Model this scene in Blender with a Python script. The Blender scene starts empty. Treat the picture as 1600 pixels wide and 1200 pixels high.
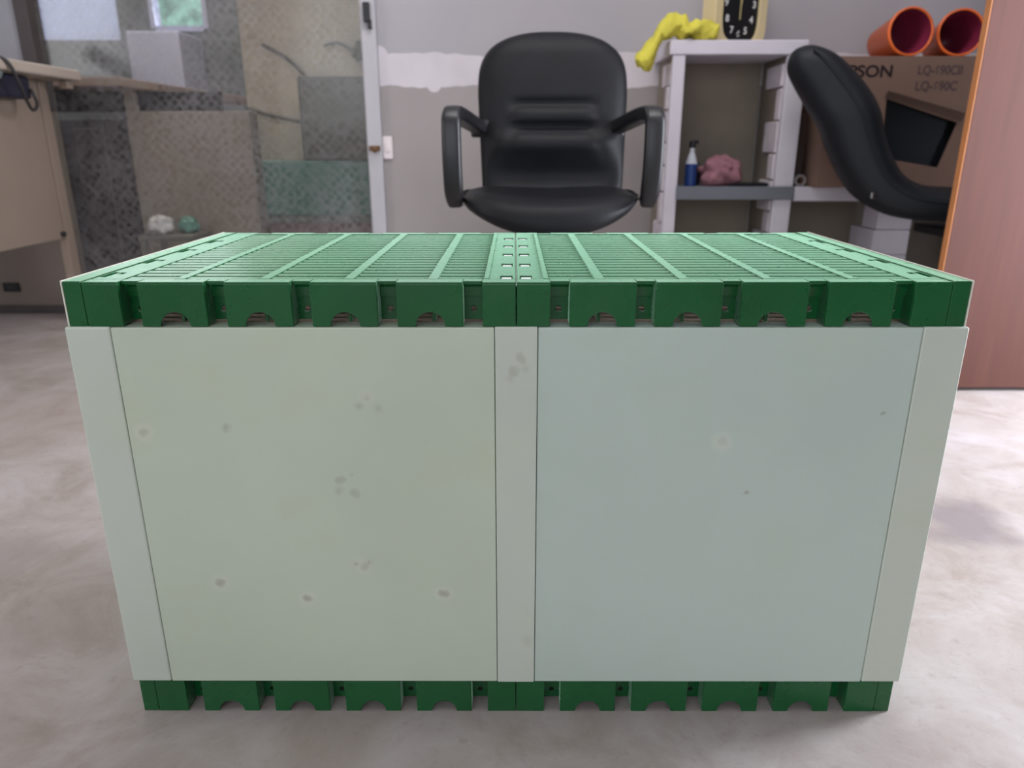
import bpy, bmesh, math, random
from mathutils import Vector, Matrix, noise
random.seed(7)
PI = math.pi
sc = bpy.context.scene
C = sc.collection

# ------------------------------------------------------------------ camera
cam_d = bpy.data.cameras.new('camera')
cam = bpy.data.objects.new('camera', cam_d); C.objects.link(cam)
pitch, yaw, roll = 0.3158, -0.0028, -0.0007
F = Vector((math.sin(yaw)*math.cos(pitch), math.cos(yaw)*math.cos(pitch), -math.sin(pitch)))
R0 = Vector((math.cos(yaw), -math.sin(yaw), 0)); U0 = R0.cross(F)
R = R0*math.cos(roll) + U0*math.sin(roll); U = U0*math.cos(roll) - R0*math.sin(roll)
M = Matrix((R, U, -F)).transposed().to_4x4(); M.translation = Vector((-0.0026, 0, 0.7204))
cam.matrix_world = M
cam_d.sensor_width = 36.0
cam_d.lens = 1140.0*36.0/1600.0
cam_d.clip_start = 0.02
cam_d.dof.use_dof = True
cam_d.dof.focus_distance = 0.87
cam_d.dof.aperture_fstop = 5.2
sc.camera = cam

# ------------------------------------------------------------------ world, lights, exposure
sc.view_settings.view_transform = 'Standard'
sc.view_settings.look = 'None'
sc.view_settings.gamma = 1.0
sc.view_settings.use_curve_mapping = False
sc.view_settings.exposure = 0.14
w = bpy.data.worlds.new('world'); sc.world = w; w.use_nodes = True
bg = w.node_tree.nodes['Background']
bg.inputs[0].default_value = (0.80, 0.88, 1.0, 1); bg.inputs[1].default_value = 2.0
try:
    sc.cycles.use_denoising = True
    sc.cycles.max_bounces = 8; sc.cycles.diffuse_bounces = 5
    sc.cycles.sample_clamp_indirect = 6.0
except Exception:
    pass

def area(name, loc, target, sx, sy, power, col):
    d = bpy.data.lights.new(name, 'AREA'); d.shape = 'RECTANGLE'; d.size = sx; d.size_y = sy
    d.energy = power; d.color = col
    o = bpy.data.objects.new(name, d); C.objects.link(o); o.location = loc
    o.rotation_euler = (Vector(target)-Vector(loc)).to_track_quat('-Z', 'Y').to_euler()
    return o
# daylight at the right doorway and the back room's windows; the rest is added fill
area('doorway_daylight', (2.35, 1.50, 1.10), (0, 1.40, 0.75), 0.65, 2.0, 100, (0.88, 0.90, 1.0))
area('rear_fill_light', (-0.8, -2.35, 1.65), (-0.2, 2.0, 0.9), 3.2, 1.5, 15, (1.0, 0.94, 0.87))  # added weak fill from behind the camera, source unseen
area('left_fill_light', (-3.35, 0.7, 1.6), (0, 1.0, 0.5), 1.6, 1.2, 20, (1.0, 0.95, 0.93))  # added side fill from the left, source unseen
area('back_room_daylight', (-2.6, 6.25, 1.8), (-1.6, 3.5, 0.9), 1.8, 1.1, 16, (0.92, 0.96, 1.0))
area('back_room_fill_light', (-2.0, 4.7, 2.74), (-2.0, 4.7, 0), 1.2, 0.4, 34, (1.0, 0.95, 0.88))  # added overhead fill to lift the back room, no fixture there
area('overhead_fill_light', (0.2, 1.9, 2.74), (0.2, 1.9, 0), 1.6, 0.6, 22, (1.0, 0.98, 0.97))  # added fill below the closed ceiling, neither skylight nor fixture

# ------------------------------------------------------------------ colour and material helpers
def lin(c):
    return tuple(((v/255)/12.92 if v/255 <= 0.04045 else ((v/255+0.055)/1.055)**2.4) for v in c) + (1,)

class NT:
    def __init__(s, name):
        s.m = bpy.data.materials.new(name); s.m.use_nodes = True
        s.t = s.m.node_tree; s.n = s.t.nodes; s.b = s.n['Principled BSDF']; s.out = s.n['Material Output']
        s.tc = None
    def link(s, a, b): s.t.links.new(a, b)
    def coord(s, kind='Object'):
        if s.tc is None: s.tc = s.n.new('ShaderNodeTexCoord')
        return s.tc.outputs[kind]
    def noise(s, scale, detail=4, rough=0.55, vec=None, dist=0.0):
        n = s.n.new('ShaderNodeTexNoise'); n.inputs['Scale'].default_value = scale
        n.inputs['Detail'].default_value = detail; n.inputs['Roughness'].default_value = rough
        n.inputs['Distortion'].default_value = dist
        s.link(vec if vec is not None else s.coord(), n.inputs['Vector'])
        return n.outputs[0]
    def ramp(s, fac, stops):
        r = s.n.new('ShaderNodeValToRGB'); e = r.color_ramp.elements
        while len(e) < len(stops): e.new(0.5)
        for i, (p, c) in enumerate(stops):
            e[i].position = p; e[i].color = c if len(c) == 4 else tuple(c)+(1,)
        s.link(fac, r.inputs[0]); return r.outputs[0]
    def mix(s, fac, a, b, mode='MIX'):
        m = s.n.new('ShaderNodeMix'); m.data_type = 'RGBA'; m.blend_type = mode
        for v, i in ((fac, 0), (a, 6), (b, 7)):
            if isinstance(v, (int, float, tuple)): m.inputs[i].default_value = v
            else: s.link(v, m.inputs[i])
        return m.outputs[2]
    def math(s, op, a, b=0.0, c=None):
        m = s.n.new('ShaderNodeMath'); m.operation = op
        for v, i in ((a, 0), (b, 1), (c, 2)):
            if v is None: continue
            if isinstance(v, (int, float)): m.inputs[i].default_value = v
            else: s.link(v, m.inputs[i])
        return m.outputs[0]
    def mapping(s, loc=(0,0,0), rot=(0,0,0), scale=(1,1,1), vec=None):
        m = s.n.new('ShaderNodeMapping'); m.inputs[1].default_value = loc; m.inputs[2].default_value = rot; m.inputs[3].default_value = scale
        s.link(vec if vec is not None else s.coord(), m.inputs[0]); return m.outputs[0]
    def dist(s, p, vec=None):
        m = s.n.new('ShaderNodeVectorMath'); m.operation = 'DISTANCE'
        s.link(vec if vec is not None else s.coord(), m.inputs[0]); m.inputs[1].default_value = p
        return m.outputs['Value']
    def bump(s, h, strength=0.2, dist=0.01):
        b = s.n.new('ShaderNodeBump'); b.inputs['Strength'].default_value = strength; b.inputs['Distance'].default_value = dist
        s.link(h, b.inputs['Height']); s.link(b.outputs[0], s.b.inputs['Normal'])
    def base(s, c):
        if isinstance(c, tuple): s.b.inputs['Base Color'].default_value = c
        else: s.link(c, s.b.inputs['Base Color'])
    def set(s, rough=0.5, metal=0.0, spec=0.5):
        s.b.inputs['Roughness'].default_value = rough; s.b.inputs['Metallic'].default_value = metal
        s.b.inputs['Specular IOR Level'].default_value = spec
        return s

def simple(name, c, rough=0.5, var=0.08, scale=12, metal=0.0, spec=0.5, bump=0.0, bscale=60):
    t = NT(name).set(rough, metal, spec)
    a = lin(c); d = tuple(v*(1-var) for v in a[:3])+(1,); e = tuple(min(1, v*(1+var)) for v in a[:3])+(1,)
    t.base(t.ramp(t.noise(scale, 5), [(0.3, d), (0.7, e)]))
    if bump: t.bump(t.noise(bscale, 4), bump, 0.004)
    return t.m

# --- concrete floor
def mat_floor():
    t = NT('worn_concrete').set(0.42, 0, 0.45)
    big = t.noise(1.3, 6, 0.6, dist=0.4); mid = t.noise(5.5, 8, 0.68, dist=0.6); fine = t.noise(38, 6, 0.7)
    c = t.ramp(big, [(0.30, lin((145, 133, 124))), (0.52, lin((164, 155, 150))), (0.72, lin((178, 172, 173)))])
    c = t.mix(0.55, c, t.ramp(mid, [(0.33, lin((135, 123, 114))), (0.5, lin((165, 157, 153))), (0.68, lin((185, 180, 182)))]))
    c = t.mix(t.ramp(fine, [(0.28, (0.42,)*3), (0.44, (0,)*3)]), c, lin((130, 117, 113)))
    # dark damp stain right of the box
    wob = t.n.new('ShaderNodeVectorMath'); wob.operation = 'ADD'
    nz = t.n.new('ShaderNodeTexNoise'); nz.inputs['Scale'].default_value = 9; nz.inputs['Detail'].default_value = 6
    t.link(t.coord(), nz.inputs['Vector'])
    sc_ = t.n.new('ShaderNodeVectorMath'); sc_.operation = 'MULTIPLY_ADD'
    t.link(nz.outputs['Color'], sc_.inputs[0]); sc_.inputs[1].default_value = (0.22, 0.22, 0); sc_.inputs[2].default_value = (-0.11, -0.11, 0)
    t.link(t.coord(), wob.inputs[0]); t.link(sc_.outputs[0], wob.inputs[1])
    v = wob.outputs[0]
    for (x, y, r, k, col) in [(0.90, 1.31, 0.10, 0.75, (116, 107, 109)), (0.80, 1.40, 0.05, 0.5, (124, 114, 116)), (1.15, 1.20, 0.05, 0.4, (142, 130, 138)),
                              (-0.95, 1.15, 0.10, 0.35, (142, 131, 128)), (-0.75, 0.95, 0.07, 0.35, (142, 130, 126)), (-1.3, 1.9, 0.3, 0.35, (150, 134, 126))]:
        f = t.ramp(t.dist((x, y, 0), v), [(r*0.45, (k,)*3), (r*1.25, (0,)*3)])
        c = t.mix(f, c, lin(col))
    # small dark specks and pits
    vo = t.n.new('ShaderNodeTexVoronoi'); vo.inputs['Scale'].default_value = 9; vo.inputs['Randomness'].default_value = 1.0
    t.link(v, vo.inputs['Vector'])
    keep = t.ramp(t.noise(4.0, 1), [(0.50, (0,)*3), (0.56, (0.85,)*3)])
    sp = t.ramp(vo.outputs['Distance'], [(0.035, (1,)*3), (0.075, (0,)*3)])
    c = t.mix(t.mix(1.0, sp, keep, 'MULTIPLY'), c, lin((112, 100, 100)))
    t.base(c)
    rr = t.ramp(big, [(0.3, (0.55,)*3), (0.7, (0.38,)*3)]); t.link(rr, t.b.inputs['Roughness'])
    t.bump(t.mix(0.5, mid, fine), 0.12, 0.01)
    return t.m

# --- painted wall with a pale filled strip
def mat_wall_patch():
    t = NT('grey_wall_paint_with_filler').set(0.65, 0, 0.3)
    geo = t.n.new('ShaderNodeSeparateXYZ'); t.link(t.coord(), geo.inputs[0])
    X, Z = geo.outputs[0], geo.outputs[2]
    n = t.noise(7, 4, 0.5); n2 = t.noise(2.2, 3)
    wobz = t.math('MULTIPLY_ADD', n, 0.05, t.math('ADD', Z, -0.025))
    lo = t.math('GREATER_THAN', wobz, 0.955); hi = t.math('LESS_THAN', wobz, 1.078)
    wx = t.math('MULTIPLY_ADD', n, 0.06, X)
    lx = t.math('GREATER_THAN', wx, -0.545)
    mask = t.math('MULTIPLY', t.math('MULTIPLY', lo, hi), lx)
    # two blobs
    for (x, z, r) in [(-0.558, 1.075, 0.035), (-0.335, 0.962, 0.03)]:
        b = t.math('LESS_THAN', t.dist((x, 3.27, z)), r); mask = t.math('MAXIMUM', mask, b)
    upper = t.ramp(t.math('MULTIPLY_ADD', n2, 0.08, Z), [(1.03, (0,)*3), (1.09, (1,)*3)]) if False else t.math('GREATER_THAN', wobz, 1.02)
    c = t.mix(upper, t.ramp(n2, [(0.3, lin((156, 149, 147))), (0.7, lin((165, 158, 157)))]), t.ramp(n2, [(0.3, lin((170, 167, 172))), (0.7, lin((177, 172, 177)))]))
    c = t.mix(mask, c, t.ramp(n, [(0.3, lin((206, 199, 204))), (0.7, lin((216, 209, 214)))]))
    t.base(c); t.bump(mask, 0.15, 0.003)
    return t.m

# --- pale plastic wall boards, with scuffs at given spots
def mat_board(name, spots, tint):
    t = NT(name).set(0.38, 0, 0.45)
    n = t.noise(3.0, 4, 0.5); n2 = t.noise(11, 5, 0.6)
    a = lin(tint); dk = tuple(v*0.93 for v in a[:3])+(1,); ol = (a[0]*0.965, a[1]*0.975, a[2]*0.90, 1)
    c = t.ramp(n, [(0.32, dk), (0.55, a)])
    c = t.mix(t.ramp(n2, [(0.52, (0,)*3), (0.68, (0.5,)*3)]), c, ol)
    nz = t.n.new('ShaderNodeTexNoise'); nz.inputs['Scale'].default_value = 60; nz.inputs['Detail'].default_value = 3
    t.link(t.coord(), nz.inputs['Vector'])
    ad = t.n.new('ShaderNodeVectorMath'); ad.operation = 'MULTIPLY_ADD'
    t.link(nz.outputs['Color'], ad.inputs[0]); ad.inputs[1].default_value = (0.012, 0, 0.012)
    t.link(t.coord(), ad.inputs[2]); v = ad.outputs[0]
    flat = t.mapping(scale=(1, 0, 1), vec=v)
    for (x, z, r, k, halo) in spots:
        d = t.dist((x+0.006, 0, z+0.006), flat)
        k *= 0.8
        if halo: c = t.mix(t.ramp(d, [(r*1.1, (0.28,)*3), (r*2.6, (0,)*3)]), c, lin((222, 222, 208)))
        c = t.mix(t.ramp(d, [(r*0.5, (k,)*3), (r*1.25, (0,)*3)]), c, lin((140, 140, 122)))
    t.base(c); t.bump(n2, 0.03, 0.002)
    return t.m

def mat_green():
    t = NT('glossy_green_plastic').set(0.30, 0, 0.6)
    n = t.noise(6, 4)
    t.base(t.ramp(n, [(0.3, lin((3, 80, 36))), (0.7, lin((6, 92, 44)))]))
    t.b.inputs['Sheen Weight'].default_value = 1.0; t.b.inputs['Sheen Roughness'].default_value = 0.25
    t.b.inputs['Sheen Tint'].default_value = (0.58, 1.0, 0.70, 1)
    t.link(t.ramp(t.noise(14, 4), [(0.3, (0.22,)*3), (0.7, (0.34,)*3)]), t.b.inputs['Roughness'])
    return t.m

def mat_leather():
    t = NT('black_leatherette').set(0.55, 0, 0.24)
    t.base(t.ramp(t.noise(10, 4), [(0.3, lin((15, 16, 19))), (0.7, lin((20, 21, 25)))]))
    vo = t.n.new('ShaderNodeTexVoronoi'); vo.inputs['Scale'].default_value = 260; t.link(t.coord(), vo.inputs['Vector'])
    t.bump(t.math('ADD', vo.outputs['Distance'], t.math('MULTIPLY', t.noise(18, 3), 3.0)), 0.12, 0.002)
    return t.m

def mat_wood():
    t = NT('reddish_wood_veneer').set(0.6, 0, 0.25)
    v = t.mapping(scale=(14, 14, 0.9))
    g = t.noise(2.2, 6, 0.6, vec=v, dist=0.8); f = t.noise(9, 5, 0.6, vec=v)
    c = t.ramp(g, [(0.3, lin((80, 48, 40))), (0.55, lin((86, 52, 43))), (0.75, lin((91, 56, 46)))])
    c = t.mix(t.ramp(f, [(0.4, (0,)*3), (0.7, (0.25,)*3)]), c, lin((76, 45, 38)))
    t.base(c); return t.m

def mat_glass():
    t = NT('dusty_patterned_glass')
    tr = t.n.new('ShaderNodeBsdfTransparent'); tr.inputs[0].default_value = (0.94, 0.95, 0.93, 1)
    df = t.n.new('ShaderNodeBsdfDiffuse'); df.inputs[0].default_value = lin((172, 168, 172))
    gl = t.n.new('ShaderNodeBsdfGlossy'); gl.inputs['Roughness'].default_value = 0.12
    v = t.mapping(rot=(0, PI/4, 0))
    vo = t.n.new('ShaderNodeTexVoronoi'); vo.inputs['Scale'].default_value = 36; vo.inputs['Randomness'].default_value = 0.45
    t.link(v, vo.inputs['Vector'])
    dots = t.ramp(vo.outputs['Distance'], [(0.22, (0.05,)*3), (0.62, (0.25,)*3)])
    n = t.ramp(t.noise(2.5, 5), [(0.32, (0.15,)*3), (0.68, (1.0,)*3)])
    fac = t.mix(1.0, dots, n, 'MULTIPLY')
    m1 = t.n.new('ShaderNodeMixShader'); t.link(fac, m1.inputs[0]); t.link(tr.outputs[0], m1.inputs[1]); t.link(df.outputs[0], m1.inputs[2])
    m2 = t.n.new('ShaderNodeMixShader'); m2.inputs[0].default_value = 0.02
    t.link(m1.outputs[0], m2.inputs[1]); t.link(gl.outputs[0], m2.inputs[2]); t.link(m2.outputs[0], t.out.inputs[0])
    return t.m

MAT = {
 'floor': mat_floor(), 'wall': mat_wall_patch(),
 'plaster': simple('grey_plaster', (176, 170, 174), 0.7, 0.05, 3), 'ceiling': simple('white_ceiling_paint', (214, 212, 210), 0.8, 0.03, 3),
 'green': mat_green(), 'leather': mat_leather(), 'wood': mat_wood(), 'glass': mat_glass(),
 'glare_white': simple('white_glare_plastic', (240, 244, 242), 0.35, 0.03, 8),  # bright white for the glare in the lug holes
 'cream_edge': simple('cream_plastic_edge', (214, 216, 200), 0.4, 0.04, 8),
 'blackplastic': simple('black_plastic', (24, 24, 27), 0.38, 0.1, 20, bump=0.05),
 'softblack': simple('soft_black_vinyl', (18, 22, 28), 0.55, 0.12, 9, spec=0.35, bump=0.05, bscale=30),
 'chrome': simple('steel', (170, 168, 166), 0.3, 0.05, 20, metal=1.0),
 'shelf_white': simple('chalky_white_paint', (214, 208, 218), 0.6, 0.05, 9, bump=0.1, bscale=30),
 'block_white': simple('rough_white_blocks', (208, 200, 206), 0.8, 0.12, 16, bump=0.3, bscale=50),
 'shelf_beige': simple('dull_beige_render', (140, 130, 118), 0.8, 0.1, 6, bump=0.15, bscale=25),
 'grey_board': simple('blue_grey_board', (112, 116, 124), 0.55, 0.06, 6),
 'cardboard': simple('brown_cardboard', (136, 110, 98), 0.85, 0.06, 4, spec=0.2),
 'cardboard_in': simple('dark_inside_cardboard', (62, 48, 42), 0.9, 0.1, 4, spec=0.1),
 'ink': simple('dark_printing_ink', (48, 38, 40), 0.8, 0.05, 20, spec=0.2),
 'ink2': simple('faded_printing_ink', (98, 80, 80), 0.8, 0.05, 20, spec=0.2),
 'orange': simple('orange_plastic', (255, 118, 52), 0.35, 0.06, 8),
 'pinkin': simple('crimson_plastic_lining', (132, 42, 70), 0.35, 0.08, 8),
 'cream': simple('cream_plastic', (216, 198, 156), 0.4, 0.04, 8),
 'clockface': simple('black_clock_face', (16, 17, 20), 0.3, 0.05, 8),
 'numeral': simple('white_numeral_paint', (222, 222, 220), 0.5, 0.02, 8),
 'handcol': simple('brass_hand', (180, 168, 120), 0.4, 0.02, 8),
 'yellow': simple('yellow_cloth', (214, 204, 84), 0.85, 0.12, 14, spec=0.2, bump=0.3, bscale=120),
 'pink': simple('pink_cloth', (150, 106, 116), 0.85, 0.18, 16, spec=0.2, bump=0.3, bscale=90),
 'blue': simple('blue_plastic', (30, 58, 120), 0.35, 0.05, 10),
 'clearwhite': simple('milky_plastic', (196, 200, 210), 0.3, 0.05, 10),
 'tape': simple('silver_tape', (178, 176, 182), 0.3, 0.08, 20, metal=0.6),
 'desk_top': simple('beige_laminate', (166, 152, 140), 0.45, 0.04, 5),
 'desk_side': simple('tan_laminate', (138, 122, 109), 0.5, 0.05, 3),
 'low_wall': simple('drab_wall_paint', (118, 107, 99), 0.7, 0.06, 3),
 'dark_skirt': simple('dark_skirting', (66, 58, 58), 0.6, 0.1, 8),
 'bluebag': simple('dark_blue_vinyl', (34, 34, 50), 0.5, 0.1, 10),
 'cable': simple('dark_cable', (44, 42, 42), 0.5, 0.05, 10),
 'greymetal': simple('grey_green_metal', (120, 128, 124), 0.45, 0.05, 5),
 'frame_white': simple('pale_grey_frame_paint', (184, 182, 186), 0.5, 0.05, 6),
 'switch': simple('white_switch_plastic', (232, 222, 222), 0.4, 0.02, 6),
 'br_dark': simple('near_black_paint', (18, 15, 15), 0.6, 0.15, 4),
 'br_brown': simple('brown_laminate', (168, 152, 140), 0.5, 0.06, 3),
 'br_ledge': simple('light_brown_laminate', (170, 142, 126), 0.5, 0.05, 3),
 'br_cream': simple('mottled_cream_stone', (228, 212, 194), 0.6, 0.14, 7),
 'br_grey': simple('taupe_paint', (112, 108, 100), 0.6, 0.06, 4),
 'br_teal': simple('teal_paint', (100, 148, 136), 0.5, 0.12, 3),
 'br_wall': simple('grey_green_wall_paint', (104, 107, 110), 0.7, 0.1, 3),
 'br_lav': simple('lavender_white_paint', (180, 180, 205), 0.5, 0.04, 3),
 'paper': simple('white_paper', (230, 222, 224), 0.7, 0.03, 10),
 'leaf': simple('green_foliage', (165, 205, 182), 0.6, 0.35, 14),
}

# ------------------------------------------------------------------ mesh helpers
def obj(name, bm, mat, parent=None, smooth=False, bevel=0.0, subsurf=0, seg=2):
    me = bpy.data.meshes.new(name)
    bmesh.ops.recalc_face_normals(bm, faces=bm.faces[:])
    bm.to_mesh(me); bm.free()
    if isinstance(mat, (list, tuple)):
        for m_ in mat: me.materials.append(m_)
    else: me.materials.append(mat)
    if smooth:
        for p in me.polygons: p.use_smooth = True
    o = bpy.data.objects.new(name, me); C.objects.link(o)
    if parent is not None: o.parent = parent
    if bevel:
        b = o.modifiers.new('bevel', 'BEVEL'); b.width = bevel; b.segments = seg; b.limit_method = 'ANGLE'; b.angle_limit = 0.7
    if subsurf:
        s = o.modifiers.new('subsurf', 'SUBSURF'); s.levels = subsurf; s.render_levels = subsurf
    return o
def tag(o, label=None, cat=None, group=None, kind=None):
    if label: o['label'] = label
    if cat: o['category'] = cat
    if group: o['group'] = group
    if kind: o['kind'] = kind
    return o
def thing(name, label, cat, loc, rz=0.0, group=None):
    o = bpy.data.objects.new(name, None); C.objects.link(o); o.location = loc; o.rotation_euler = (0, 0, rz)
    o.empty_display_size = 0.05
    return tag(o, label, cat, group)
def box(bm, x0, x1, y0, y1, z0, z1, mi=0, M=None):
    v = [bm.verts.new((x, y, z)) for x in (x0, x1) for y in (y0, y1) for z in (z0, z1)]
    if M is not None:
        for q in v: q.co = M @ q.co
    for f in ((0, 1, 3, 2), (4, 6, 7, 5), (0, 4, 5, 1), (2, 3, 7, 6), (0, 2, 6, 4), (1, 5, 7, 3)):
        bm.faces.new([v[i] for i in f]).material_index = mi
def plate(bm, outer, holes, thick, M):
    """flat plate with holes, outline in local (x, z), thickness along local +y, placed by M"""
    t = bmesh.new(); edges = []
    for loop in [outer]+list(holes):
        vs = [t.verts.new((p[0], 0, p[1])) for p in loop]
        for i in range(len(vs)): edges.append(t.edges.new((vs[i], vs[(i+1) % len(vs)])))
    bmesh.ops.triangle_fill(t, edges=edges, use_beauty=True, use_dissolve=False)
    r = bmesh.ops.extrude_face_region(t, geom=t.faces[:])
    for e in r['geom']:
        if isinstance(e, bmesh.types.BMVert): e.co.y += thick
    bmesh.ops.recalc_face_normals(t, faces=t.faces[:])
    mp = {v: bm.verts.new(M @ v.co) for v in t.verts}
    for f in t.faces: bm.faces.new([mp[v] for v in f.verts])
    t.free()
def circ(cx, cz, r, n=16): return [(cx+r*math.cos(2*PI*i/n), cz+r*math.sin(2*PI*i/n)) for i in range(n)]
def rect(x0, x1, z0, z1): return [(x0, z0), (x1, z0), (x1, z1), (x0, z1)]
def T(x, y, z): return Matrix.Translation((x, y, z))
def cyl(bm, p0, p1, r0, r1=None, n=20, caps=True, mi=0):
    p0, p1 = Vector(p0), Vector(p1); r1 = r0 if r1 is None else r1
    q = (p1-p0).to_track_quat('Z', 'Y'); rings = []
    for p, r in ((p0, r0), (p1, r1)):
        rings.append([bm.verts.new(p+q @ Vector((r*math.cos(2*PI*i/n), r*math.sin(2*PI*i/n), 0))) for i in range(n)])
    for i in range(n): bm.faces.new((rings[0][i], rings[0][(i+1) % n], rings[1][(i+1) % n], rings[1][i])).material_index = mi
    if caps: bm.faces.new(rings[0]); bm.faces.new(rings[1])
def sweep(bm, pts, prof, up=(1, 0, 0), caps=True, scales=None):
    """sweep a closed profile [(a,b)] along pts; a runs along `up`-ish fixed axis, b across"""
    pts = [Vector(p) for p in pts]; A = Vector(up).normalized(); rings = []
    for i, p in enumerate(pts):
        t = (pts[min(i+1, len(pts)-1)]-pts[max(i-1, 0)]).normalized()
        a = (A-t*A.dot(t)).normalized(); b = t.cross(a)
        s = scales[i] if scales else (1, 1)
        rings.append([bm.verts.new(p+a*u*s[0]+b*v_*s[1]) for u, v_ in prof])
    n = len(prof)
    for k in range(len(rings)-1):
        for i in range(n): bm.faces.new((rings[k][i], rings[k][(i+1) % n], rings[k+1][(i+1) % n], rings[k+1][i]))
    if caps: bm.faces.new(rings[0]); bm.faces.new(rings[-1])
def catmull(P, n=8):
    P = [Vector(p) for p in P]; out = []
    for i in range(len(P)-1):
        a, b, c, d = P[max(i-1, 0)], P[i], P[i+1], P[min(i+2, len(P)-1)]
        for k in range(n):
            t = k/n; out.append(0.5*((2*b)+(c-a)*t+(2*a-5*b+4*c-d)*t*t+(3*b-a-3*c+d)*t**3))
    out.append(P[-1]); return out
def superell(a, b, n=32, e=3.0):
    out = []
    for i in range(n):
        t = 2*PI*i/n; c, s = math.cos(t), math.sin(t)
        out.append((a*math.copysign(abs(c)**(2/e), c), b*math.copysign(abs(s)**(2/e), s)))
    return out
def tube(name, pts, r, mat, parent=None, n=8):
    bm = bmesh.new(); sweep(bm, pts, [(r*math.cos(2*PI*i/n), r*math.sin(2*PI*i/n)) for i in range(n)], up=(0.03, 1, 0.07))
    return obj(name, bm, mat, parent, smooth=True)
def struct(name, bm, mat, **k): return tag(obj(name, bm, mat, **k), kind='structure')

# ------------------------------------------------------------------ the room
WY = 3.27
bm = bmesh.new(); box(bm, -4.6, 4.2, -2.6, 6.4, -0.12, 0.0); struct('floor', bm, MAT['floor'])
bm = bmesh.new(); box(bm, -4.6, 3.0, -2.6, 6.4, 2.8, 2.9); struct('ceiling', bm, MAT['ceiling'])
bm = bmesh.new(); box(bm, -0.56, 2.25, WY, WY+0.12, 0, 2.8); struct('wall_back', bm, MAT['wall'])
# right wall with the doorway
bm = bmesh.new()
box(bm, 2.12, 2.24, -2.5, 0.95, 0, 2.8); box(bm, 2.12, 2.24, 2.16, WY, 0, 2.8); box(bm, 2.12, 2.24, 0.95, 2.16, 2.15, 2.8)
struct('wall_right', bm, MAT['plaster'])
# left wall with a window
bm = bmesh.new()
box(bm, -3.3, -3.18, -2.5, -0.1, 0, 2.8); box(bm, -3.3, -3.18, 1.5, WY, 0, 2.8); box(bm, -3.3, -3.18, -0.1, 1.5, 0, 0.95); box(bm, -3.3, -3.18, -0.1, 1.5, 2.25, 2.8)
struct('wall_left', bm, MAT['plaster'])
# wall behind the camera with a wide window
bm = bmesh.new()
box(bm, -3.3, -2.4, -2.3, -2.18, 0, 2.8); box(bm, 0.8, 2.24, -2.3, -2.18, 0, 2.8); box(bm, -2.4, 0.8, -2.3, -2.18, 0, 0.9); box(bm, -2.4, 0.8, -2.3, -2.18, 2.4, 2.8)
struct('wall_rear', bm, MAT['plaster'])
# partition to the back room: low wall at left, glazing, post
bm = bmesh.new(); box(bm, -3.18, -1.96, WY-0.02, WY+0.06, 0, 0.86); struct('wall_partition', bm, MAT['low_wall'])
bm = bmesh.new(); box(bm, -3.18, -1.96, WY-0.04, WY-0.021, 0.0, 0.035); struct('baseboard_partition', bm, MAT['dark_skirt'], bevel=0.004)
bm = bmesh.new(); box(bm, -0.622, -0.561, WY-0.035, WY+0.08, 0, 2.8); struct('trim_1', bm, MAT['frame_white'], bevel=0.006)
bm = bmesh.new(); box(bm, -2.01, -1.955, WY-0.03, WY+0.06, 0.86, 2.8); struct('trim_2', bm, MAT['dark_skirt'], bevel=0.004)
bm = bmesh.new(); box(bm, -3.18, -2.011, WY-0.02, WY+0.05, 0.861, 2.8); struct('trim_3', bm, simple('mid_grey_paint', (146, 145, 151), 0.6, 0.05, 5))
bm = bmesh.new(); box(bm, -1.985, -0.622, WY+0.02, WY+0.026, 0.03, 2.8); struct('window_1', bm, MAT['glass'])
bm = bmesh.new(); box(bm, -1.96, -0.622, WY-0.01, WY+0.05, 0.0, 0.03); struct('trim_4', bm, MAT['dark_skirt'])

# the red-brown door leaf, standing open
bm = bmesh.new(); box(bm, 1.252, 2.10, 2.132, 2.158, 0.012, 2.06, 0)
d = struct('door_1', bm, MAT['wood'], bevel=0.002)
bm = bmesh.new(); box(bm, 1.250, 1.252, 2.132, 2.158, 0.012, 2.06)
e = obj('edge_band', bm, simple('orange_edge_band', (188, 124, 76), 0.4, 0.06, 10), d); e['label'] = 'orange edge band'
bm = bmesh.new(); cyl(bm, (2.02, 2.131, 1.0), (2.02, 2.09, 1.0), 0.012); cyl(bm, (2.02, 2.09, 1.0), (1.92, 2.085, 1.0), 0.009)
obj('door_handle', bm, MAT['chrome'], d, smooth=True)

# ------------------------------------------------------------------ the slatted box
W2, Y0, D, HT = 0.5, 0.7933, 0.4755, 0.5784
TH = 0.050
crate = thing('slatted_floor_box', 'large pale board box with green slatted panels at top and bottom on concrete floor', 'box', (0, Y0+D/2, 0))
DX = 0.4775           # half-panel length
CY = Y0+D/2

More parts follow.
